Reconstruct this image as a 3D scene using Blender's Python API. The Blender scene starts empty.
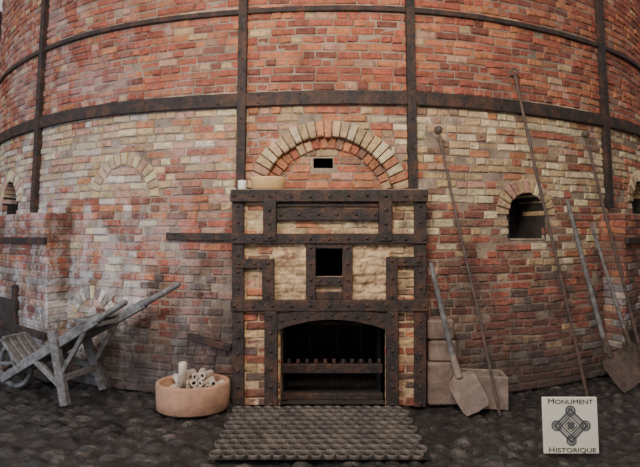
import bpy, math, random
from mathutils import Vector, Matrix, noise
rng = random.Random(7)
D = math.radians

# ------------------------------------------------------------------ mesh collector
class M:
    def __init__(s):
        s.v=[]; s.f=[]; s.c=[]; s.m=[]; s.sm=[]
    def add(s, vs, fs, col=(1,1,1), mi=0, smooth=False):
        b=len(s.v); s.v+= [tuple(v) for v in vs]
        for f in fs:
            s.f.append([b+i for i in f]); s.c.append(col); s.m.append(mi); s.sm.append(smooth)
    def box(s, c, size, rot=None, col=(1,1,1), mi=0, ch=0.006):
        hx,hy,hz=[a/2 for a in size]; ch=min(ch,hx*.45,hy*.45,hz*.45)
        R=rot or Matrix.Identity(3); c=Vector(c)
        vs=[]; idx={}
        for sx in(-1,1):
            for sy in(-1,1):
                for sz in(-1,1):
                    for k in range(3):
                        p=[sx*(hx-ch),sy*(hy-ch),sz*(hz-ch)]
                        p[k]=(sx*hx,sy*hy,sz*hz)[k]
                        idx[(sx,sy,sz,k)]=len(vs); vs.append(c+R@Vector(p))
        fs=[]
        o=[(-1,-1),(1,-1),(1,1),(-1,1)]
        for k in range(3):
            for sg in(-1,1):
                q=[]
                for a,b in o:
                    t=[0,0,0]; t[k]=sg; t[(k+1)%3]=a; t[(k+2)%3]=b
                    q.append(idx[(*t,k)])
                fs.append(q if sg>0 else q[::-1])
        for k in range(3):   # edges parallel to k
            a,b=(k+1)%3,(k+2)%3
            for sa in(-1,1):
                for sb in(-1,1):
                    t0=[0]*3; t0[k]=-1; t0[a]=sa; t0[b]=sb
                    t1=list(t0); t1[k]=1
                    q=[idx[(*t0,a)],idx[(*t1,a)],idx[(*t1,b)],idx[(*t0,b)]]
                    fs.append(q if sa*sb<0 else q[::-1])
        for sx in(-1,1):
            for sy in(-1,1):
                for sz in(-1,1):
                    q=[idx[(sx,sy,sz,0)],idx[(sx,sy,sz,1)],idx[(sx,sy,sz,2)]]
                    fs.append(q if sx*sy*sz>0 else q[::-1])
        s.add(vs,fs,col,mi)
    def beam(s,p0,p1,w,t,up=(0,0,1),col=(1,1,1),mi=0,ch=.006):
        p0=Vector(p0);p1=Vector(p1);d=(p1-p0);L=d.length;d.normalize()
        sd=d.cross(Vector(up)).normalized(); u=sd.cross(d)
        R=Matrix((d,sd,u)).transposed()
        s.box((p0+p1)/2,(L,w,t),R,col,mi,ch)
    def tube(s,pts,rs,n=10,col=(1,1,1),mi=0,cap=True,closed=False):
        pts=[Vector(p) for p in pts]
        if not hasattr(rs,'__len__'): rs=[rs]*len(pts)
        vs=[];N=len(pts); ref=None
        for i,p in enumerate(pts):
            if closed: d=pts[(i+1)%N]-pts[i-1]
            else: d=pts[min(i+1,N-1)]-pts[max(i-1,0)]
            d.normalize()
            if ref is None:
                ref=d.orthogonal().normalized()
            ref=(ref-d*ref.dot(d)).normalized(); b=d.cross(ref)
            for k in range(n):
                a=2*math.pi*k/n
                vs.append(p+(ref*math.cos(a)+b*math.sin(a))*rs[i])
        fs=[]
        for i in range(N if closed else N-1):
            j=(i+1)%N
            for k in range(n):
                l=(k+1)%n
                fs.append([i*n+k,i*n+l,j*n+l,j*n+k])
        s.add(vs,fs,col,mi,True)
        if cap and not closed:
            s.add(vs[:n],[list(range(n))[::-1]],col,mi); s.add(vs[-n:],[list(range(n))],col,mi)
    def lathe(s,prof,c,n=24,sx=1,sy=1,col=(1,1,1),mi=0,R=None,smooth=True):
        c=Vector(c);vs=[];R=R or Matrix.Identity(3)
        for r,z in prof:
            for k in range(n):
                a=2*math.pi*k/n
                vs.append(c+R@Vector((r*sx*math.cos(a),r*sy*math.sin(a),z)))
        fs=[]
        for i in range(len(prof)-1):
            for k in range(n):
                l=(k+1)%n; fs.append([i*n+k,i*n+l,(i+1)*n+l,(i+1)*n+k])
        s.add(vs,fs,col,mi,smooth)
    def build(s,name,mats,parent=None):
        me=bpy.data.meshes.new(name); me.from_pydata(s.v,[],s.f)
        for m in mats: me.materials.append(m)
        ca=me.color_attributes.new('Col','FLOAT_COLOR','CORNER')
        data=[]
        for f,c in zip(s.f,s.c):
            for _ in f: data+= [c[0],c[1],c[2],1.0]
        ca.data.foreach_set('color',data)
        me.polygons.foreach_set('material_index',s.m)
        me.polygons.foreach_set('use_smooth',s.sm)
        me.update()
        o=bpy.data.objects.new(name,me); bpy.context.collection.objects.link(o)
        if parent: o.parent=parent
        return o

# ------------------------------------------------------------------ materials
def mat(name,base=(.5,.5,.5),attr=False,scale=8,var=.35,bump=.4,bscale=60,rough=.85,metal=0,tint=None,tamt=.3,bdist=.01,weather=False,tscale=.35):
    m=bpy.data.materials.new(name); m.use_nodes=True; nt=m.node_tree; N=nt.nodes; L=nt.links
    b=N['Principled BSDF']; b.inputs['Roughness'].default_value=rough; b.inputs['Metallic'].default_value=metal
    tc=N.new('ShaderNodeTexCoord')
    def nz(scale,det=8,rgh=.6,vec=None):
        n=N.new('ShaderNodeTexNoise'); n.inputs['Scale'].default_value=scale; n.inputs['Detail'].default_value=det; n.inputs['Roughness'].default_value=rgh
        L.new(vec or tc.outputs['Object'],n.inputs['Vector']); return n.outputs['Fac']
    def rng_(x,a,b_,c,d):
        r=N.new('ShaderNodeMapRange'); r.inputs[1].default_value=a; r.inputs[2].default_value=b_; r.inputs[3].default_value=c; r.inputs[4].default_value=d
        L.new(x,r.inputs[0]); return r.outputs[0]
    def mul(x,y):
        r=N.new('ShaderNodeMath'); r.operation='MULTIPLY'; L.new(x,r.inputs[0])
        if isinstance(y,float): r.inputs[1].default_value=y
        else: L.new(y,r.inputs[1])
        return r.outputs[0]
    def mixc(f,a,c,mode='MIX'):
        r=N.new('ShaderNodeMix'); r.data_type='RGBA'; r.blend_type=mode
        if isinstance(f,float): r.inputs[0].default_value=f
        else: L.new(f,r.inputs[0])
        for v,k in((a,6),(c,7)):
            if isinstance(v,tuple): r.inputs[k].default_value=(*v,1)
            else: L.new(v,r.inputs[k])
        return r.outputs[2]
    src=base
    if attr:
        at=N.new('ShaderNodeAttribute'); at.attribute_name='Col'; src=at.outputs['Color']
    out=mixc(1.0,src,rng_(nz(scale,8,.65),.3,.7,1-var,1+var),'MULTIPLY')
    if tint: out=mixc(rng_(nz(scale*tscale,8,.7),.47,.64,0,tamt),out,tint)
    if weather:
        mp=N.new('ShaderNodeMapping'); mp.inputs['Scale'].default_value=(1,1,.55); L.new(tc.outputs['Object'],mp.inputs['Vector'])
        sx=N.new('ShaderNodeSeparateXYZ'); L.new(tc.outputs['Object'],sx.inputs[0]); X,Z=sx.outputs[0],sx.outputs[2]
        # mortar smears
        out=mixc(mul(rng_(nz(34,6,.7),.55,.67,0,.4),rng_(Z,2.8,3.1,1,.5)),out,(.42,.33,.25))
        # pale patches on the middle zone
        lw2=mul(rng_(nz(5,8,.75),.57,.66,0,.75),rng_(Z,1.2,2.9,.4,1))
        out=mixc(mul(lw2,rng_(Z,2.8,3.1,1,.15)),out,(.66,.57,.42))
        # lime wash / efflorescence plus painted-in cool sky light, lower left
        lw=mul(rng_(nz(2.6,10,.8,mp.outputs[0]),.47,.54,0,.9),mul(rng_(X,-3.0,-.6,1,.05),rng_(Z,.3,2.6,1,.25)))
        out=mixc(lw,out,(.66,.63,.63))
        # dark soot bloom, large & medium, heavier low down
        out=mixc(mul(rng_(nz(1.5,10,.75,mp.outputs[0]),.48,.59,0,.85),rng_(Z,.3,2.5,1,.15)),out,(.065,.046,.041))
        out=mixc(mul(rng_(nz(8,7,.75),.55,.66,0,.8),rng_(Z,0,4.5,1,.55)),out,(.09,.057,.047))
        # darker towards the foot of the wall
        out=mixc(rng_(Z,0,.85,.85,0),out,(.06,.045,.04))
    L.new(out,b.inputs['Base Color'])
    bp=N.new('ShaderNodeBump'); bp.inputs['Strength'].default_value=bump; bp.inputs['Distance'].default_value=bdist
    L.new(nz(bscale,6),bp.inputs['Height']); L.new(bp.outputs[0],b.inputs['Normal'])
    return m
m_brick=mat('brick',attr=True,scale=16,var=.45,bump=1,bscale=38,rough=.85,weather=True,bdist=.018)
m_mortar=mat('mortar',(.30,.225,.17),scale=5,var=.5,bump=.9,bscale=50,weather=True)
m_hbrick=mat('heat_worn_brick',attr=True,scale=13,var=.45,bump=1,bscale=30,rough=.85,tint=(.12,.075,.055),tamt=.85,bdist=.015)
m_render=mat('fireclay_render',(.62,.43,.25),scale=9,var=.45,bump=1,bscale=22,tint=(.24,.13,.08),tamt=.95,bdist=.025,tscale=.8)
m_iron=mat('wrought_iron',(.033,.023,.021),scale=20,var=.6,bump=1,bscale=55,rough=.68,metal=.05,tint=(.12,.052,.03),tamt=.75)
m_iron2=mat('worn_iron',(.10,.073,.062),scale=20,var=.5,bump=.6,bscale=70,rough=.6,metal=.2,tint=(.18,.10,.07),tamt=.6)
m_soot_shade=mat('sooty_shaded_brick',(.035,.027,.024),scale=6,var=.6,bump=.8,bscale=30)
m_wood=mat('weathered_wood',(.19,.18,.178),scale=18,var=.5,bump=.8,bscale=40,tint=(.08,.068,.063),tamt=.75)
m_clay=mat('terracotta',(.50,.275,.175),scale=10,var=.25,bump=.5,bscale=50,tint=(.28,.15,.10),tamt=.7)
m_pipe=mat('white_clay',(.66,.56,.47),scale=14,var=.25,bump=.3,bscale=50,rough=.6,tint=(.38,.27,.21),tamt=.5)
m_dish=mat('yellow_earthenware',(.72,.47,.21),scale=10,var=.15,bump=.2,bscale=50,rough=.5)
m_stone=mat('brown_stone',(.19,.13,.105),scale=8,var=.45,bump=.9,bscale=26,tint=(.34,.25,.20),tamt=.6)
m_trough=mat('dirty_stoneware',(.27,.20,.165),scale=8,var=.35,bump=.7,bscale=26,tint=(.12,.09,.08),tamt=.6)
m_floor=mat('dark_cobbles',attr=True,scale=9,var=.5,bump=.8,bscale=30,rough=.5,bdist=.015)
m_mat=mat('worn_rubber_grid',(.085,.070,.062),scale=12,var=.5,bump=.6,bscale=60,rough=.42,tint=(.19,.145,.115),tamt=.6)
m_hole=mat('dark_hole_plate',(.008,.007,.006),scale=12,var=.3)
m_white=mat('glazed_white',(.75,.73,.68),scale=10,var=.08,bump=.05,rough=.35)
m_panel=mat('sign_panel',(.74,.72,.62),scale=4,var=.06,bump=.03,rough=.5)
m_ink=mat('sign_ink',(.05,.05,.05),scale=4,var=.1,bump=0,rough=.6)
m_plaster=mat('old_plaster',(.3,.27,.25),scale=2,var=.4,bump=.5,bscale=15,tint=(.16,.13,.12),tamt=.6)

# ------------------------------------------------------------------ kiln geometry helpers
CX,CY,R0,TP=.08,10.85,6.8,.05
def P(s,h,o=0):
    t=s/R0; R=R0-TP*h+o
    return Vector((CX+R*math.sin(t),CY-R*math.cos(t),h))
YF=3.96   # hearth front plane
def Q(s,h,o=0): return Vector((CX+s,YF-o,h))
def brick(m,F,s0,s1,h0,h1,col,off=0,back=-.05,ch=.009,jit=.0055):
    j=lambda:rng.uniform(-jit,jit)
    a=[(s0,h0),(s1,h0),(s1,h1),(s0,h1)]
    cc=[(s0+ch,h0+ch),(s1-ch,h0+ch),(s1-ch,h1-ch),(s0+ch,h1-ch)]
    vs=[F(x,y,back) for x,y in a]+[F(x+j(),y+j(),off-ch) for x,y in a]+[F(x+j(),y+j(),off+j()) for x,y in cc]
    fs=[[8,9,10,11]]
    for i in range(4):
        k=(i+1)%4; fs+= [[i,k,4+k,4+i],[4+i,4+k,8+k,8+i]]
    m.add(vs,fs,col)
def ring(m,F,cs,chh,r0,r1,n,a0,a1,colf,off=.012,back=-.1,gap=.006,sx=1):
    for k in range(n):
        b0=a0+(a1-a0)*k/n; b1=a0+(a1-a0)*(k+1)/n
        g0=gap/r0; g1=gap/r1
        q0=r0+rng.uniform(-.008,.008); q1=r1+rng.uniform(-.01,.01)
        pts=[(q0,b0+g0),(q1,b0+g1),(q1,b1-g1),(q0,b1-g0)]
        o=off+rng.uniform(-.006,.006); c=colf()
        def XY(r,b): return (cs+sx*r*math.cos(b),chh+r*math.sin(b))
        mid=XY((r0+r1)/2,(b0+b1)/2)
        A=[XY(*p) for p in pts]; C=[(mid[0]+(x-mid[0])*.86,mid[1]+(y-mid[1])*.86) for x,y in A]
        vs=[F(x,y,back) for x,y in A]+[F(x,y,o-.007) for x,y in A]+[F(x,y,o) for x,y in C]
        fs=[[8,9,10,11]]
        for i in range(4):
            q=(i+1)%4; fs+= [[i,q,4+q,4+i],[4+i,4+q,8+q,8+i]]
        m.add(vs,fs,c)
PAL=dict(red=(.385,.10,.058),dred=(.23,.068,.046),orange=(.51,.185,.085),tan=(.55,.375,.20),cream=(.70,.575,.36),
 pink=(.50,.27,.195),pale=(.64,.56,.48),grey=(.28,.235,.22),blue=(.38,.36,.38),dark=(.10,.068,.058),brown=(.23,.125,.08))
def pick(w):
    t=sum(w.values())*rng.random()
    for k,x in w.items():
        t-=x
        if t<=0: break
    c=PAL[k]; f=rng.uniform(.76,1.2)
    tot=sum(w.values()); av=[sum(PAL[q][i]*x for q,x in w.items())/tot for i in range(3)]
    return tuple(min(.9,(v*.88+a*.12)*f*rng.uniform(.95,1.05)) for v,a in zip(c,av))
def wall_col(s,h):
    n=noise.noise(Vector((s*.9,h*1.3,3.1)))
    if h>3.02:
        if n>.2: return pick(dict(red=5,orange=4,tan=1.5,pink=1))
        if s<-1: return pick(dict(red=7,orange=3,pink=2,dred=2,tan=.5))
        return pick(dict(red=7,orange=4,dred=2.5,tan=.3,pink=.5))
    hh=h+n*.5
    if hh>2.1:
        if s<-.9: return pick(dict(cream=4,pale=1,pink=3,tan=5,orange=2,red=1.5))
        if abs(s)<=.9: return pick(dict(cream=2,tan=4,orange=4,pink=2,red=4))
        return pick(dict(cream=6,tan=6,pink=1.5,orange=2,red=1.5,brown=1))
    if hh>1.25:
        if s<-1.9: return pick(dict(pink=4,pale=3,orange=2.5,red=4,cream=2,dred=2))
        if s<0: return pick(dict(red=6,orange=4,pink=2.5,dred=3,tan=1.5,brown=1.5))
        return pick(dict(red=4,dred=4,brown=2,cream=3,tan=3,orange=1.5))
    if hh>.55:
        if s<-1.9: return pick(dict(pale=3,blue=1,grey=3,pink=3,dred=3,brown=2.5,red=1))
        if s<0: return pick(dict(brown=5,dred=5,red=2,dark=3,pink=1.2))
        return pick(dict(dred=7,red=3,brown=4,dark=2.5,tan=1.4,pink=.4))
    return pick(dict(dark=3,brown=4,grey=2,dred=4))
ARCH=[(0,1.87,.84,.68,None,False),(2.16,1.79,.385,.24,1.53,True),(-2.24,1.98,.47,.34,None,False),
      (-2.62,.66,.37,.24,None,False),(-4.55,2.0,.42,.28,1.82,True),(4.45,2.0,.42,.28,1.82,True)]
def row_holes(h):
    out=[]
    for cs,ch_,ro,ri,bt,op in ARCH:
        if h>=ch_-.02:
            if abs(h-ch_)<ro: w=math.sqrt(ro*ro-(h-ch_)**2); out.append((cs-w,cs+w))
        elif bt is not None and h>bt: out.append((cs-ri,cs+ri))
    if h<1.98: out.append((-.86,.86))
    return out
def clip(s0,s1,holes):
    segs=[(s0,s1)]
    for a,b in holes:
        n=[]
        for x,y in segs:
            if b<=x or a>=y: n.append((x,y)); continue
            if a>x: n.append((x,a))
            if b<y: n.append((b,y))
        segs=n
    return [q for q in segs if q[1]-q[0]>.03]

kiln=M()
PITCH=.0795
rows=int(5.4/PITCH)
for i in range(rows):
    h0=i*PITCH; h1=h0+PITCH-.012; hm=(h0+h1)/2
    holes=row_holes(hm); s=-9.3-rng.uniform(0,.2); hdr=(i%3==2)
    while s<9.3:
        L=(.115 if hdr and rng.random()<.8 else (.115 if rng.random()<.15 else .228+rng.uniform(-.012,.012)))
        for a,b in clip(s,s+L-.011,holes):
            wob=.004*math.sin(s*3+i)+.012*noise.noise(Vector((s*2,h0*2,9)))
            of=rng.uniform(-.008,.007)
            if rng.random()<.07 and hm<2.8: of-=.02
            brick(kiln,P,a,b,h0+wob,h1+wob,wall_col((a+b)/2,hm),off=of)
        s+=L
def infill(cs,ch_,r,off,colw,slot=None,bot=-.35):
    h=ch_+bot
    while h<ch_+r:
        hm=h+.035
        w=r if hm<ch_ else math.sqrt(max(0,r*r-(hm-ch_)**2))
        hs=[]
        if slot and slot[2]<hm<slot[3]: hs=[(slot[0],slot[1])]
        s=cs-w-rng.uniform(0,.2)
        while s<cs+w:
            a=max(s,cs-w); b=min(s+.218,cs+w)
            if b-a>.03:
                for x,y in clip(a,b,hs): brick(kiln,P,x,y,h,h+.068,pick(colw),off=off+rng.uniform(-.005,.005),back=off-.05)
            s+=.228
        h+=.0795
infill(0,1.87,.675,-.07,dict(orange=5,red=4,tan=3,pink=1,brown=1),slot=(-.18,.06,2.22,2.34),bot=.1)
infill(-2.24,1.98,.335,0,dict(cream=2,pink=4,pale=2,tan=3),bot=0.0)
infill(-2.62,.66,.235,0,dict(pale=2,pink=2,grey=3,dred=2),bot=0.0)
ring(kiln,P,0,1.87,.68,.84,27,D(6),D(174),lambda:pick(dict(cream=2,tan=6,orange=1,pink=1)),off=.014,back=-.16)
ring(kiln,P,0,1.87,.575,.675,22,D(8),D(172),lambda:pick(dict(orange=4,red=2,tan=3,brown=1)),off=-.045,back=-.16)
ring(kiln,P,2.16,1.79,.24,.385,13,0,D(180),lambda:pick(dict(cream=1,tan=6,pink=2)),off=.012,back=-.3)
ring(kiln,P,-2.24,1.98,.34,.47,15,0,D(180),lambda:pick(dict(cream=4,tan=4,pink=2)),off=.004)
ring(kiln,P,-2.62,.66,.24,.37,13,0,D(180),lambda:pick(dict(cream=2,tan=3,pale=2,grey=2)),off=.004)
for cs in(-4.55,4.45): ring(kiln,P,cs,2.0,.28,.42,13,0,D(180),lambda:pick(dict(cream=3,tan=4,pink=2)),off=.012,back=-.3)
cell=.05; ns=int(18.8/cell); nh=int(5.45/cell)
def in_open(s,h):
    for cs,ch_,ro,ri,bt,op in ARCH:
        if not op: continue
        if h>=ch_ and (s-cs)**2+(h-ch_)**2<(ri+.05)**2: return True
        if bt<=h<ch_ and abs(s-cs)<ri: return True
    if -.55<s<.6 and h<.9: return True
    if -.18<s<.18 and 1.15<h<1.5: return True
    if -.17<s<.05 and 2.23<h<2.33: return True
    return False
vs=[];fs=[]
for j in range(nh+1):
    for i in range(ns+1):
        s=-9.4+i*cell; h=j*cell
        o=-.011
        if s*s+(h-1.87)**2<.7**2 and h>1.87: o=-.080
        vs.append(P(s,h,o))
for j in range(nh):
    for i in range(ns):
        if in_open(-9.4+(i+.5)*cell,(j+.5)*cell): continue
        a=j*(ns+1)+i; fs.append([a,a+1,a+ns+2,a+ns+1])
kiln.add(vs,fs,mi=1)
def niche(cs,ch_,r,bt,depth):
    prof=[(cs-r,bt)]+[(cs+r*math.cos(math.pi-math.pi*k/14),ch_+r*math.sin(math.pi*k/14)) for k in range(15)]+[(cs+r,bt)]
    n=len(prof); vs=[P(x,y,.0) for x,y in prof]+[P(x,y,-depth) for x,y in prof]
    fs=[[i,(i+1)%n,n+(i+1)%n,n+i] for i in range(n)]+[list(range(n,2*n))]
    kiln.add(vs,fs,mi=2)  # near-black lining: the shade inside the niche is painted into its colour
niche(2.16,1.79,.242,1.53,.4)
for cs in(-4.55,4.45): niche(cs,2.0,.282,1.8,.4)
kiln.add([P(s,h,o) for o in(-.08,-.4) for s,h in((-.2,2.21),(.08,2.21),(.08,2.35),(-.2,2.35))],[[4,5,6,7]]+[[i,(i+1)%4,4+(i+1)%4,4+i] for i in range(4)],mi=2)
kiln.add([P(-9.4+i*.2,5.4,0) for i in range(95)]+[Vector((CX,CY,5.4))],[[i,i+1,95] for i in range(94)],mi=1)
KILN=kiln.build('wall_kiln',[m_brick,m_mortar,m_soot_shade])

# iron hoops and uprights on the kiln
def rivet(m,p,nrm,r=.014):
    nrm=Vector(nrm).normalized(); a=nrm.orthogonal().normalized(); b=nrm.cross(a); p=Vector(p)
    vs=[];n=7
    for rr,hh in((1,0),(.75,.5),(.3,.75)):
        for k in range(n):
            t=2*math.pi*k/n; vs.append(p+(a*math.cos(t)+b*math.sin(t))*r*rr+nrm*r*hh)
    fs=[[i*n+k,i*n+(k+1)%n,(i+1)*n+(k+1)%n,(i+1)*n+k] for i in range(2) for k in range(n)]+[[2*n+k for k in range(n)]]
    m.add(vs,fs,smooth=True)
def hoop(name,h,w,t,riv=True,s0=-9.2,s1=9.2):
    m=M(); n=int((s1-s0)/.1); vs=[]
    for i in range(n+1):
        s=s0+(s1-s0)*i/n
        z=h+.008*math.sin(s*1.7)
        for dh,o in((-w/2,.0),(-w/2,t-.004),(-w/2+.006,t),(w/2-.006,t),(w/2,t-.004),(w/2,.0)):
            vs.append(P(s,z+dh,o))
    fs=[[i*6+k,(i+1)*6+k,(i+1)*6+k+1,i*6+k+1] for i in range(n) for k in range(5)]+[[0,1,2,3,4,5],[n*6+k for k in range(6)][::-1]]
    m.add(vs,fs)
    if riv:
        s=s0+.1
        while s<s1:
            for dz in(-w*.28,w*.28):
                p=P(s,h+dz+.008*math.sin(s*1.7),t); rivet(m,p,(p.x-CX,p.y-CY,0),.012)
            s+=.42
    return m.build(name,[m_iron],KILN)
hoop('iron_hoop',2.93,.135,.04)
hoop('iron_hoop',3.83,.05,.03,False)
def post(s,h0,h1,w=.085,t=.05):
    m=M(); n=10; vs=[]
    for i in range(n+1):
        h=h0+(h1-h0)*i/n
        for ds,o in((-w/2,-.005),(-w/2,t),(w/2,t),(w/2,-.005)): vs.append(P(s+ds,h,o))
    fs=[[i*4+k,i*4+k+1,(i+1)*4+k+1,(i+1)*4+k] for i in range(n) for k in range(3)]+[[0,3,2,1],[n*4,n*4+1,n*4+2,n*4+3]]
    m.add(vs,fs)
    h=h0+.15
    while h<h1:
        p=P(s,h,t); rivet(m,p,(p.x-CX,p.y-CY,0),.013); h+=.3
    m.build('iron_upright',[m_iron],KILN)
post(-.87,1.98,5.3); post(.84,1.98,5.3); post(-3.72,1.85,5.3); post(3.5,1.9,5.3,.1); post(-6.6,0,5.3); post(6.4,0,5.3)
hoop('iron_wall_strap',1.575,.075,.03,True,-1.66,-.9)
m=M(); m.beam(P(-1.38,.60,.05),P(-.93,.50,.05),.04,.06); m.build('iron_wall_brace',[m_iron],KILN)

# ------------------------------------------------------------------ central hearth
hearth=bpy.data.objects.new('kiln_fire_mouth',None); bpy.context.collection.objects.link(hearth)
def bx(m,u0,u1,z0,z1,y0,y1,mi=0,ch=.006,col=(1,1,1)):
    m.box((CX+(u0+u1)/2,(y0+y1)/2,(z0+z1)/2),(u1-u0,y1-y0,z1-z0),None,col,mi,ch)
body=M(); yb=4.30; y0=YF+.010
for a in((-.885,-.45,0,1.98),(.53,.885,0,1.98),(-.45,-.12,.83,1.98),(.13,.53,.83,1.98),(-.12,.13,.83,1.2),(-.12,.13,1.46,1.98)):
    bx(body,*a,y0,yb)
body.build('masonry_core',[m_render],hearth)
fb=M()
def hcol(u,z):
    if z<.85: return pick(dict(red=2,dred=2.5,orange=3,brown=3,dark=1,tan=2,pink=1.5))
    if z<1.5 : return pick(dict(tan=6,orange=4,pink=2,brown=2))
    return pick(dict(tan=6,cream=3,pink=1,orange=3,brown=.5))
i=0; z=0.0
while z<1.93:
    zm=z+.035; hs=[]
    if zm<.86: hs.append((-.45,.53))
    if .96<zm<1.54: hs.append((-.52,.56))       # rendered with fireclay instead of bare brick
    u=-.88-(.11 if i%2 else 0)
    while u<.88:
        a=max(u,-.885); b=min(u+.218,.885)
        if b-a>.03:
            for x,y in clip(a,b,hs): brick(fb,Q,x,y,z,z+.070,hcol((x+y)/2,zm),off=rng.uniform(-.010,.006),back=-.03,ch=.012,jit=.008)
        u+=.228
    z+=.0785; i+=1
for sd in(-1,1):
    F=lambda s,h,o,sd=sd: Vector((CX+sd*(.885+o+.008),YF+.01+s,h))
    z=0;i=0
    while z<1.93:
        s=-.0 -(.1 if i%2 else 0)
        while s<.3:
            a=max(s,0);b=min(s+.2,.32)
            if b-a>.03: brick(fb,F,a,b,z,z+.068,hcol(0,z),off=0,back=-.02)
            s+=.21
        z+=.0785;i+=1
fb.build('front_brickwork',[m_hbrick],hearth)
pn=M()
def panel(u0,u1,z0,z1,off=.010):
    c_=.0125; nu=max(2,int((u1-u0)/c_)); nz_=max(2,int((z1-z0)/c_)); vs=[]
    for j in range(nz_+1):
        for i in range(nu+1):
            u=u0+(u1-u0)*i/nu; z=z0+(z1-z0)*j/nz_
            o=off+.018*noise.noise(Vector((u*9,z*9,1)))+.012*noise.noise(Vector((u*28,z*28,5)))
            zz=z+.012*noise.noise(Vector((u*6,z*6,3)))
            jz=(zz%.08)/.08; jx=((u+(.11 if int(zz/.08)%2 else 0))%.22)/.22
            if noise.noise(Vector((u*4,z*4,7)))>-.25 and (jz<.2 or jx<.08): o-=.014
            vs.append(Q(u,z,o))
    pn.add(vs,[[j*(nu+1)+i,j*(nu+1)+i+1,(j+1)*(nu+1)+i+1,(j+1)*(nu+1)+i] for j in range(nz_) for i in range(nu)],smooth=True)
panel(-.52,-.125,.96,1.54); panel(.135,.56,.96,1.54)
pn.build('fireclay_panels',[m_render],hearth)
ch=M()
X0,X1,Z0,Z1,Y0,Y1=CX-.45,CX+.53,.0,.84,4.0,5.3
c=[(X0,Y0,Z0),(X1,Y0,Z0),(X1,Y0,Z1),(X0,Y0,Z1),(X0,Y1,Z0),(X1,Y1,Z0),(X1,Y1,Z1),(X0,Y1,Z1)]
ch.add(c,[[0,1,5,4],[1,2,6,5],[2,3,7,6],[3,0,4,7],[4,5,6,7]])
X0,X1,Z0,Z1,Y0,Y1=CX-.12,CX+.13,1.2,1.46,4.0,4.9
c=[(X0,Y0,Z0),(X1,Y0,Z0),(X1,Y0,Z1),(X0,Y0,Z1),(X0,Y1,Z0),(X1,Y1,Z0),(X1,Y1,Z1),(X0,Y1,Z1)]
ch.add(c,[[0,1,5,4],[1,2,6,5],[2,3,7,6],[3,0,4,7],[4,5,6,7]])
ch.build('fire_chamber',[m_soot_shade],hearth)
ir=M()
def strap(u0,u1,z0,z1,t=.045,riv=True,dy=0):
    y1=YF-.003-dy
    bx(ir,u0,u1,z0,z1,y1-t,y1+.01)
    if riv:
        if u1-u0>z1-z0:
            n=max(2,int((u1-u0)/.17))
            for k in range(n+1): rivet(ir,(CX+u0+.035+(u1-u0-.07)*k/n,y1-t,(z0+z1)/2+rng.uniform(-.006,.006)),(0,-1,0),.018)
        else:
            n=max(2,int((z1-z0)/.15))
            for k in range(n+1): rivet(ir,(CX+(u0+u1)/2,y1-t,z0+.035+(z1-z0-.07)*k/n),(0,-1,0),.018)
strap(-.90,.91,1.89,2.0,.06)
strap(-.90,.91,1.505,1.60,.05)
strap(-.90,.91,.885,.99,.05)
strap(-.89,-.78,0,1.89,.03)
strap(.79,.90,0,1.89,.03)
strap(-.60,-.48,1.60,1.89,.045); strap(-.60,-.48,1.53,1.98,.065)
strap(.46,.58,1.53,1.98,.065)
strap(-.48,.46,1.72,1.83,.04); strap(-.48,.46,1.845,1.885,.025,False)
strap(-.86,-.50,1.28,1.365,.04); strap(-.61,-.50,.99,1.365,.052)
strap(.53,.86,1.30,1.385,.04); strap(.53,.63,.99,1.385,.052)
strap(-.21,-.12,.99,1.505,.035); strap(.13,.22,.99,1.505,.035)
strap(-.12,.13,1.46,1.505,.035,False); strap(-.12,.13,1.12,1.20,.035); strap(-.12,.13,.99,1.06,.02,False)
strap(-.59,-.47,0,.885,.05); strap(.53,.64,0,.885,.05)
n=20; vs=[]
for k in range(n+1):
    u=-.48+1.02*k/n; t=(k/n-.5)*2
    zb=.81-.10*t*t; zt=.895-.035*t*t
    for y in(YF-.045,YF+.02): vs+= [(CX+u,y,zb),(CX+u,y,zt+.0)]
fs=[]
for k in range(n):
    a=k*4;b=a+4; fs+= [[a,b,b+1,a+1],[a,a+2,b+2,b],[a+1,b+1,b+3,a+3],[a+2,a+3,b+3,b+2]]
ir.add(vs,fs)
for k in range(9):
    t=(k/8-.5)*1.84; rivet(ir,(CX+.03+t*.5,YF-.045,.855-.065*t*t),(0,-1,0),.015)
ir.build('iron_bracing',[m_iron],hearth)
g=M()
bx(g,-.45,.53,.24,.33,4.14,4.19)
for k in range(11):
    u=-.40+.88*k/10; bx(g,u,u+.035,.33,.375,4.15,4.18)
for k in range(14): bx(g,-.42+.93*k/14,-.42+.93*k/14+.022,.25,.28,4.19,5.0)
bx(g,-.45,.53,.62,.66,4.55,4.59)
for u in(-.2,.1,.35): bx(g,u,u+.02,.33,.84,4.6,4.62)
bx(g,-.45,.53,.0,.06,4.10,4.16)
g.build('fire_grate',[m_iron],hearth)
sl=M()
brick(sl,lambda s,h,o:Vector((CX+s,YF+.0-.015+h,1.98+o)),-.9,.9,0,.25,(1,1,1),off=.03,back=-.03)
sl.build('mantel_slab',[m_stone],hearth)

m=M(); m.lathe([(0,0),(.036,0),(.04,.01),(.04,.085),(.036,.09),(.032,.085),(.032,.02),(0,.018)],(-.735,4.03,2.011),20)
m.build('ceramic_cup',[m_white])
m=M(); m.lathe([(0,0),(.13,0),(.15,.012),(.165,.10),(.17,.115),(.163,.12),(.15,.115),(.135,.03),(0,.025)],(-.49,4.04,2.011),28,sx=1,sy=.6)
m.build('clay_dish',[m_dish])

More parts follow.
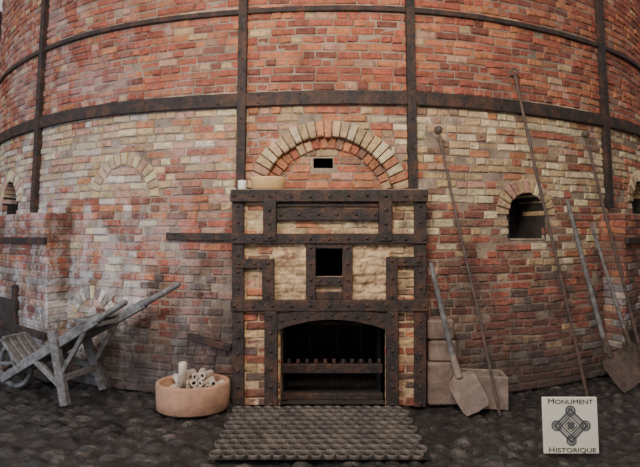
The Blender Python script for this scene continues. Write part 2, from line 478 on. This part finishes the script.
# ------------------------------------------------------------------ neighbouring fire mouths
def neighbour(theta,half,T=1.83,Rt=6.87):
    e=bpy.data.objects.new('side_fire_mouth',None); bpy.context.collection.objects.link(e); e.parent=KILN
    ori=Vector((CX+Rt*math.sin(theta),CY-Rt*math.cos(theta),0))
    tx=Vector((math.cos(theta),math.sin(theta),0)); nn=Vector((math.sin(theta),-math.cos(theta),0))
    F=lambda s,h,o=0: ori+tx*s+nn*o+Vector((0,0,h))
    a=M(); Rm=Matrix((tx,-nn,Vector((0,0,1)))).transposed()
    a.box(ori+Vector((0,0,T/2))-nn*.36,(2*half-.02,.7,T),Rm)
    a.build('masonry_core',[m_mortar],e)
    b=M(); z=0;i=0
    w=dict(red=6,orange=3,dred=4,pink=1.5,brown=3)
    w2=dict(pale=2,blue=1,grey=3,pink=3,dred=3,brown=1)
    while z<T-.05:
        s=-half-(.11 if i%2 else 0)
        while s<half:
            x=max(s,-half);y=min(s+.218,half)
            if y-x>.03: brick(b,F,x,y,z,z+.068,pick(w if z+rng.uniform(-.2,.2)>1.1 else w2),off=rng.uniform(-.004,.005),back=-.03)
            s+=.228
        for sd in(-1,1):
            G=lambda s,h,o,sd=sd: ori+tx*sd*(half+o)+nn*(-s)+Vector((0,0,h))
            s=0 -(.1 if i%2 else 0)
            while s<.6:
                x=max(s,0);y=min(s+.218,.6)
                if y-x>.03: brick(b,G,x,y,z,z+.068,pick(w if z>1.1 else w2),off=0,back=-.02)
                s+=.228
        z+=.0795;i+=1
    b.build('brickwork',[m_brick],e)
    c=M()
    for z0 in(1.52,.5): c.box(F(0,z0,.02),(2*half+.04,.04,.075),Rm)
    for u in(-.35,.35): c.box(F(u,.5,.018),(.09,.04,1.0),Rm)
    c.build('iron_straps',[m_iron],e)
    d=M(); d.box(F(0,.42,.012),(.62,.02,.8),Rm); d.build('sooty_fire_door',[m_soot_shade],e)
neighbour(D(-34.9),1.12)
neighbour(D(37.5),1.12)

# ------------------------------------------------------------------ floor
fl=M()
x0,x1,ya,yb2,c_=-5.2,5.2,1.6,5.8,.025
nx=int((x1-x0)/c_); ny=int((yb2-ya)/c_)
vs=[];E={}
for j in range(ny+1):
    for i in range(nx+1):
        x=x0+i*c_; y=ya+j*c_
        q=Vector((x*7+.7*noise.noise(Vector((x,y,2))),y*11.5+.8*noise.noise(Vector((x*1.3,y,7))),0))
        d,_p=noise.voronoi(q)
        e=min(1,(d[1]-d[0])*2.1); e=e*e*(3-2*e)
        cc=noise.cell(Vector((_p[0].x*3.3,_p[0].y*3.3,0)))
        z=-.042+.036*e+.016*noise.noise(Vector((x*1.5,y*1.5,0)))-.006*cc
        ed=max(0,min(1,min(x-x0,x1-x,y-ya,yb2-y)/.3)); z=z*ed
        vs.append((x,y,min(z,.0))); E[(i,j)]=(e,cc)
b0=len(fl.v); fl.v+=vs
for j in range(ny):
    for i in range(nx):
        e,cc=E[(i,j)]
        k=.025+.055*e*(.5+.85*cc)
        fl.f.append([b0+j*(nx+1)+i,b0+j*(nx+1)+i+1,b0+(j+1)*(nx+1)+i+1,b0+(j+1)*(nx+1)+i]); fl.c.append((k*1.1,k*.93,k*.86)); fl.m.append(0); fl.sm.append(True)
B=16
for q in(((-B,-8),(B,-8),(B,ya),(-B,ya)),((-B,yb2),(B,yb2),(B,24),(-B,24)),((-B,ya),(x0,ya),(x0,yb2),(-B,yb2)),((x1,ya),(B,ya),(B,yb2),(x1,yb2))):
    fl.add([(a,b,0) for a,b in q],[[0,1,2,3]],(.07,.06,.058))
fl.build('floor',[m_floor])
for nm,p,sz in(('wall_left',(-12,8,3.5),(.3,30,7)),('wall_right',(12,8,3.5),(.3,30,7)),('wall_back',(0,22,3.5),(24,.3,7))):
    w=M(); w.box(p,sz); w.build(nm,[m_plaster])

# ------------------------------------------------------------------ perforated mat
mt=M()
bx(mt,-.84,.71,.0,.008,3.01,3.88,mi=1)  # near-black plate added so the holes read as shaded
cols,rws=17,11
for j in range(rws):
    for i in range(cols):
        x=-.745+.090*i+(.045 if j%2 else 0); y=3.05+.0785*j
        dz=rng.uniform(0,.004)
        mt.lathe([(.0475,.004),(.049,.020+dz),(.046,.028+dz),(.041,.029+dz),(.036,.022+dz),(.034,.004)],(x,y,.004),12)
mt.build('perforated_floor_mat',[m_mat,m_hole])

# ------------------------------------------------------------------ tub with pipes
e=bpy.data.objects.new('clay_tub',None); bpy.context.collection.objects.link(e)
m=M(); m.lathe([(0,0),(.31,0),(.33,.015),(.335,.12),(.335,.235),(.328,.25),(.30,.25),(.293,.235),(.29,.06),(0,.05)],(-1.165,3.92,0),36,sx=1,sy=.68,)
m.build('tub',[m_clay],e)
m=M()
for lay in range(3):
    npc=(8,7,5)[lay]; wdt=(.44,.38,.26)[lay]
    for k in range(npc):
        x=-1.15-wdt/2+wdt*(k+.5)/npc+rng.uniform(-.01,.01); rr=rng.uniform(.026,.033); L=rng.uniform(.15,.22)
        az=-math.pi/2+rng.uniform(-.55,.55); el=rng.uniform(-.05,.2); z=.195+.055*lay
        d=Vector((math.cos(az)*math.cos(el),math.sin(az)*math.cos(el),math.sin(el)))
        Rm=Vector((0,0,1)).rotation_difference(d).to_matrix()
        o_=Vector((x,3.90+rng.uniform(-.03,.05),z))-d*L/2
        m.lathe([(rr*.62,0),(rr,0),(rr,L),(rr*.62,L),(rr*.62,0)],o_,16,R=Rm,smooth=False)
m.lathe([(0,.0),(.035,0),(.037,.2),(.03,.22),(.02,.22),(.02,.0)],(-1.235,3.84,.22),16)
m.build('pipe_pieces',[m_pipe],e)

# ------------------------------------------------------------------ wheelbarrow
wb=M()
a=Vector((.95,-.31,0)); NL=Vector((-2.40,3.94,0)); FL=Vector((-2.26,4.36,0))
Zs=lambda t:.60+.52*t
def shaft(base,t0,t1,sp0,sp1,off):
    sdir=Vector((.31,.95,0))*off
    p0=base+a*t0+sdir*sp0; p1=base+a*t1+sdir*sp1
    p0.z=Zs(t0); p1.z=Zs(t1)
    return p0,p1
n0,n1=shaft(NL,-.92,.80,-.13,.05,-1); f0,f1=shaft(FL,-.92,1.02,-.13,-.06,1)
for p0,p1 in((n0,n1),(f0,f1)):
    q=p0.lerp(p1,.8)
    wb.beam(p0,q,.055,.085)
    wb.tube([q-(p1-p0).normalized()*.03,q.lerp(p1,.3),p1-(p1-p0).normalized()*.02,p1],[.038,.028,.026,.018],10)
def sh(t,which):
    k=(t+.92)/(1.72 if which==0 else 1.94)
    return (n0.lerp(n1,k) if which==0 else f0.lerp(f1,k))
for t in(-.55,-.25,.05,.3):
    A,Bq=sh(t,0),sh(t,1); wb.beam(A,Bq,.05,.045)
for k in range(4):
    w=(k+.5)/4
    wb.beam(sh(-.66,0).lerp(sh(-.66,1),w)+Vector((0,0,.05)),sh(.25,0).lerp(sh(.25,1),w)+Vector((0,0,.05)),.10,.022)
A,Bq=sh(.28,0)+Vector((0,0,.075)),sh(.28,1)+Vector((0,0,.075)); wb.beam(A-(Bq-A)*.12,Bq+(Bq-A)*.12,.15,.03)
A,Bq=sh(-.6,0),sh(-.6,1)
for k in range(4):
    w=k/3; p=A.lerp(Bq,w); wb.beam(p,p+Vector((-.22,.04,.26)),.085,.025,up=(1,0,0))
wb.beam(A+Vector((-.22,.04,.26)),Bq+Vector((-.22,.04,.26)),.05,.045)
for base,w in((NL,0),(FL,1)):
    top=sh(.0,w); foot=base.copy(); foot.z=0
    wb.beam(top+Vector((-.10,-.0,.10)),foot+Vector((.05,0,.012)),.075,.06,up=(0,1,0))
    wb.beam(sh(-.42,w),foot+Vector((-.0,0,.2)),.05,.045,up=(0,1,0))
    wb.beam(sh(.34,w),foot.lerp(top,.5),.04,.035,up=(0,1,0))
wb.beam(NL+Vector((0,0,.25)),FL+Vector((0,0,.25)),.04,.06)
wc=(NL+FL)/2-a*.86; wc.z=.245
wn=Vector((.31,.95,0)).normalized(); up=Vector((0,0,1)); fr=wn.cross(up)
pts=[wc+(fr*math.cos(t)+up*math.sin(t))*.215 for t in [2*math.pi*k/28 for k in range(28)]]
wb.tube(pts,.028,8,closed=True,mi=0)
for k in range(3):
    t=math.pi*k/3; d=fr*math.cos(t)+up*math.sin(t); wb.beam(wc-d*.2,wc+d*.2,.03,.045,up=wn)
wb.tube([wc-wn*.15,wc+wn*.15],.022,10,mi=1); wb.tube([wc-wn*.05,wc+wn*.05],.05,12)
wb.build('wheelbarrow',[m_wood,m_iron2])

# ------------------------------------------------------------------ tools
def rod(name,p0,p1,r,head):
    m=M(); p0=Vector(p0);p1=Vector(p1); d=(p1-p0).normalized(); sd=Vector((1,0,0))
    sd=(sd-d*sd.dot(d)).normalized()
    m.tube([p0,p0.lerp(p1,.35)+sd*.006,p0.lerp(p1,.7)-sd*.006,p1],[r*1.1,r,r,r*.95],8)
    if head=='ring':
        c=p1+d*.035; m.tube([c+(d*math.cos(t)+sd*math.sin(t))*.035 for t in [2*math.pi*k/16 for k in range(16)]],r*.8,6,closed=True)
    elif head=='knob':
        R=Vector((0,0,1)).rotation_difference(d).to_matrix()
        m.lathe([(0,-.04),(.03,-.03),(.042,0),(.03,.035),(0,.045)],p1,14,R=R)
    return m.build(name,[m_iron2])
rod('poker',(1.585,3.76,.0),(1.145,4.13,2.60),.013,'knob')
rod('poker',(2.63,4.20,.0),(2.01,4.40,3.23),.015,'ring')
rod('poker',(3.50,4.55,.0),(2.95,4.74,2.70),.015,'knob')
def shovel(name,top,joint,tip,wid,mh,mb,r=.017):
    m=M(); top=Vector(top);joint=Vector(joint);tip=Vector(tip)
    m.tube([top,joint],[r*.9,r*1.1],10,mi=0)
    m.tube([joint-(joint-top).normalized()*.16,joint+(tip-joint)*.12],[r*1.25,r*1.5],10,mi=1)
    d=(tip-joint); L=d.length; dn=d.normalized()
    sd=dn.cross(Vector((0,-1,0.25))).normalized(); nn=sd.cross(dn)
    prof=[(0,.35),(.08,.8),(.2,.98),(.6,1),(.85,.95),(1,.82)]
    vs=[]
    K=7
    for sgn in(1,-1):
        for t,w in prof:
            for k in range(K):
                x=(k/(K-1)-.5)*2
                vs.append(joint+dn*L*(t-(.04 if t==1 else 0)*abs(x))+sd*x*w*wid/2+nn*(.035*x*x*(1-.4*t)+sgn*.003))
    np_=len(prof); fs=[]
    for o in(0,1):
        for i in range(np_-1):
            for k in range(K-1):
                b=o*np_*K; q=[b+i*K+k,b+i*K+k+1,b+(i+1)*K+k+1,b+(i+1)*K+k]; fs.append(q if o==0 else q[::-1])
    o=np_*K
    bd=[k for k in range(K)]+[i*K+K-1 for i in range(1,np_)]+[(np_-1)*K+k for k in range(K-2,-1,-1)]+[i*K for i in range(np_-2,0,-1)]
    for i in range(len(bd)):
        p,q=bd[i],bd[(i+1)%len(bd)]; fs.append([p,o+p,o+q,q])
    m.add(vs,fs,mi=1)
    return m.build(name,[mh,mb])
shovel('shovel',(2.64,4.56,1.96),(3.0,4.46,.36),(3.22,4.38,.02),.30,m_wood,m_iron2,.022)
shovel('shovel',(3.04,4.76,1.66),(3.34,4.62,.42),(3.50,4.56,.03),.28,m_wood,m_iron2)
shovel('shovel',(1.02,3.93,1.33),(1.24,3.88,.34),(1.40,3.78,.02),.27,m_wood,m_trough,.024)

m=M(); m.box((1.15,4.02,.20),(.30,.13,.40),Matrix.Rotation(.05,3,'Z'),ch=.02); m.box((1.15,4.03,.50),(.26,.12,.20),Matrix.Rotation(-.03,3,'Z'),ch=.02); m.box((1.13,4.03,.70),(.25,.12,.19),Matrix.Rotation(.06,3,'Z'),ch=.02)
m.build('stacked_stone_blocks',[m_stone])
m=M()
Rz=Matrix.Rotation(-.12,3,'Z'); cc=Vector((1.53,3.99,0))
for c,s_ in(((0,-.1,.15),(.38,.03,.30)),((0,.1,.15),(.38,.03,.30)),((-.175,0,.15),(.03,.2,.30)),((.175,0,.15),(.03,.2,.30)),((0,0,.015),(.33,.2,.03))):
    m.box(cc+Rz@Vector(c),s_,Rz,ch=.008)
m.build('stoneware_trough',[m_trough])

# ------------------------------------------------------------------ sign
sg=bpy.data.objects.new('heritage_sign',None); bpy.context.collection.objects.link(sg)
sg.location=(1.83,3.10,0); sg.rotation_euler=(D(-4),0,0)
m=M(); m.box((0,.008,.2),(.40,.016,.40),ch=.003); m.box((0,.06,.12),(.03,.1,.02)); m.box((0,.105,.1),(.03,.015,.2),Matrix.Rotation(D(4),3,'X'))
m.build('panel',[m_panel],sg)
em=M()
def ln(x0,z0,x1,z1,w=.008): em.beam((x0,-.003,z0),(x1,-.003,z1),.004,w,up=(0,0,1) if abs(x1-x0)>1e-6 else (1,0,0),ch=.0005)
zc=.2
for r,w in((.115,.014),(.09,.006),(.068,.01),(.045,.006)):
    q=[(r,0),(0,r),(-r,0),(0,-r)]
    for k in range(4):
        (xa,za),(xb,zb)=q[k],q[(k+1)%4]; ln(xa,zc+za,xb,zc+zb,w)
for x,z in((.105,0),(-.105,0),(0,.105),(0,-.105)):
    for rr in(.034,.018):
        pts=[(x+rr*math.cos(math.pi/8+k*math.pi/4),zc+z+rr*math.sin(math.pi/8+k*math.pi/4)) for k in range(8)]
        for k in range(8): ln(*pts[k],*pts[(k+1)%8],.011 if rr>.03 else .007)
em.add([(.028*math.cos(k*math.pi/4),-.004,zc+.028*math.sin(k*math.pi/4)) for k in range(8)],[list(range(8))])
em.build('emblem',[mat('emblem_grey',(.10,.10,.11),bump=0)],sg)
def text(nm,tx,z,x0,x1,size):
    cu=bpy.data.curves.new(nm,'FONT'); cu.body=tx; cu.size=size; cu.extrude=.001
    o=bpy.data.objects.new(nm,cu); bpy.context.collection.objects.link(o); cu.materials.append(m_ink)
    bpy.context.view_layer.update(); k=(x1-x0)/max(.01,o.dimensions.x)
    o.scale=(k,1,1); o.parent=sg; o.location=(x0,-.003,z); o.rotation_euler=(D(90),0,0)
text('title_initial','M',.355,-.165,-.122,.052); text('title_text','ONUMENT',.355,-.112,.165,.043)
text('subtitle_initial','H',.012,-.17,-.132,.052); text('subtitle_text','ISTORIQUE',.012,-.12,.17,.043)

# ------------------------------------------------------------------ light + camera
w=bpy.data.worlds.new('World'); bpy.context.scene.world=w; w.use_nodes=True
bg=w.node_tree.nodes['Background']; bg.inputs[0].default_value=(1.0,.94,.92,1); bg.inputs[1].default_value=.56
sd=bpy.data.lights.new('sun','SUN'); sd.energy=1.0; sd.angle=D(30); sd.color=(1,.93,.84)
so=bpy.data.objects.new('sun',sd); bpy.context.collection.objects.link(so)
so.rotation_euler=Vector((.55,.7,-.75)).to_track_quat('-Z','Y').to_euler()
pl=bpy.data.lights.new('centre_fill','POINT'); pl.energy=430; pl.shadow_soft_size=.4; pl.color=(1,.88,.72)  # unseen fill light added to brighten the centre of the wall
po=bpy.data.objects.new('centre_fill',pl); bpy.context.collection.objects.link(po); po.location=(-.1,1.1,3.9)
wl=bpy.data.lights.new('left_sky_light','AREA'); wl.energy=110; wl.size=2.5; wl.color=(.58,.74,1)  # unseen area light giving the cool sky light from the left
wo=bpy.data.objects.new('left_sky_light',wl); bpy.context.collection.objects.link(wo); wo.location=(-5.5,1.0,1.8)
wo.rotation_euler=(Vector((-2.9,4.6,.7))-Vector((-5.5,1.0,1.8))).to_track_quat('-Z','Y').to_euler()
cam=bpy.data.cameras.new('camera'); cam.lens=24; cam.sensor_width=36
co=bpy.data.objects.new('camera',cam); bpy.context.collection.objects.link(co)
co.location=(0,0,1.6); co.rotation_euler=(D(90),0,0)
bpy.context.scene.camera=co
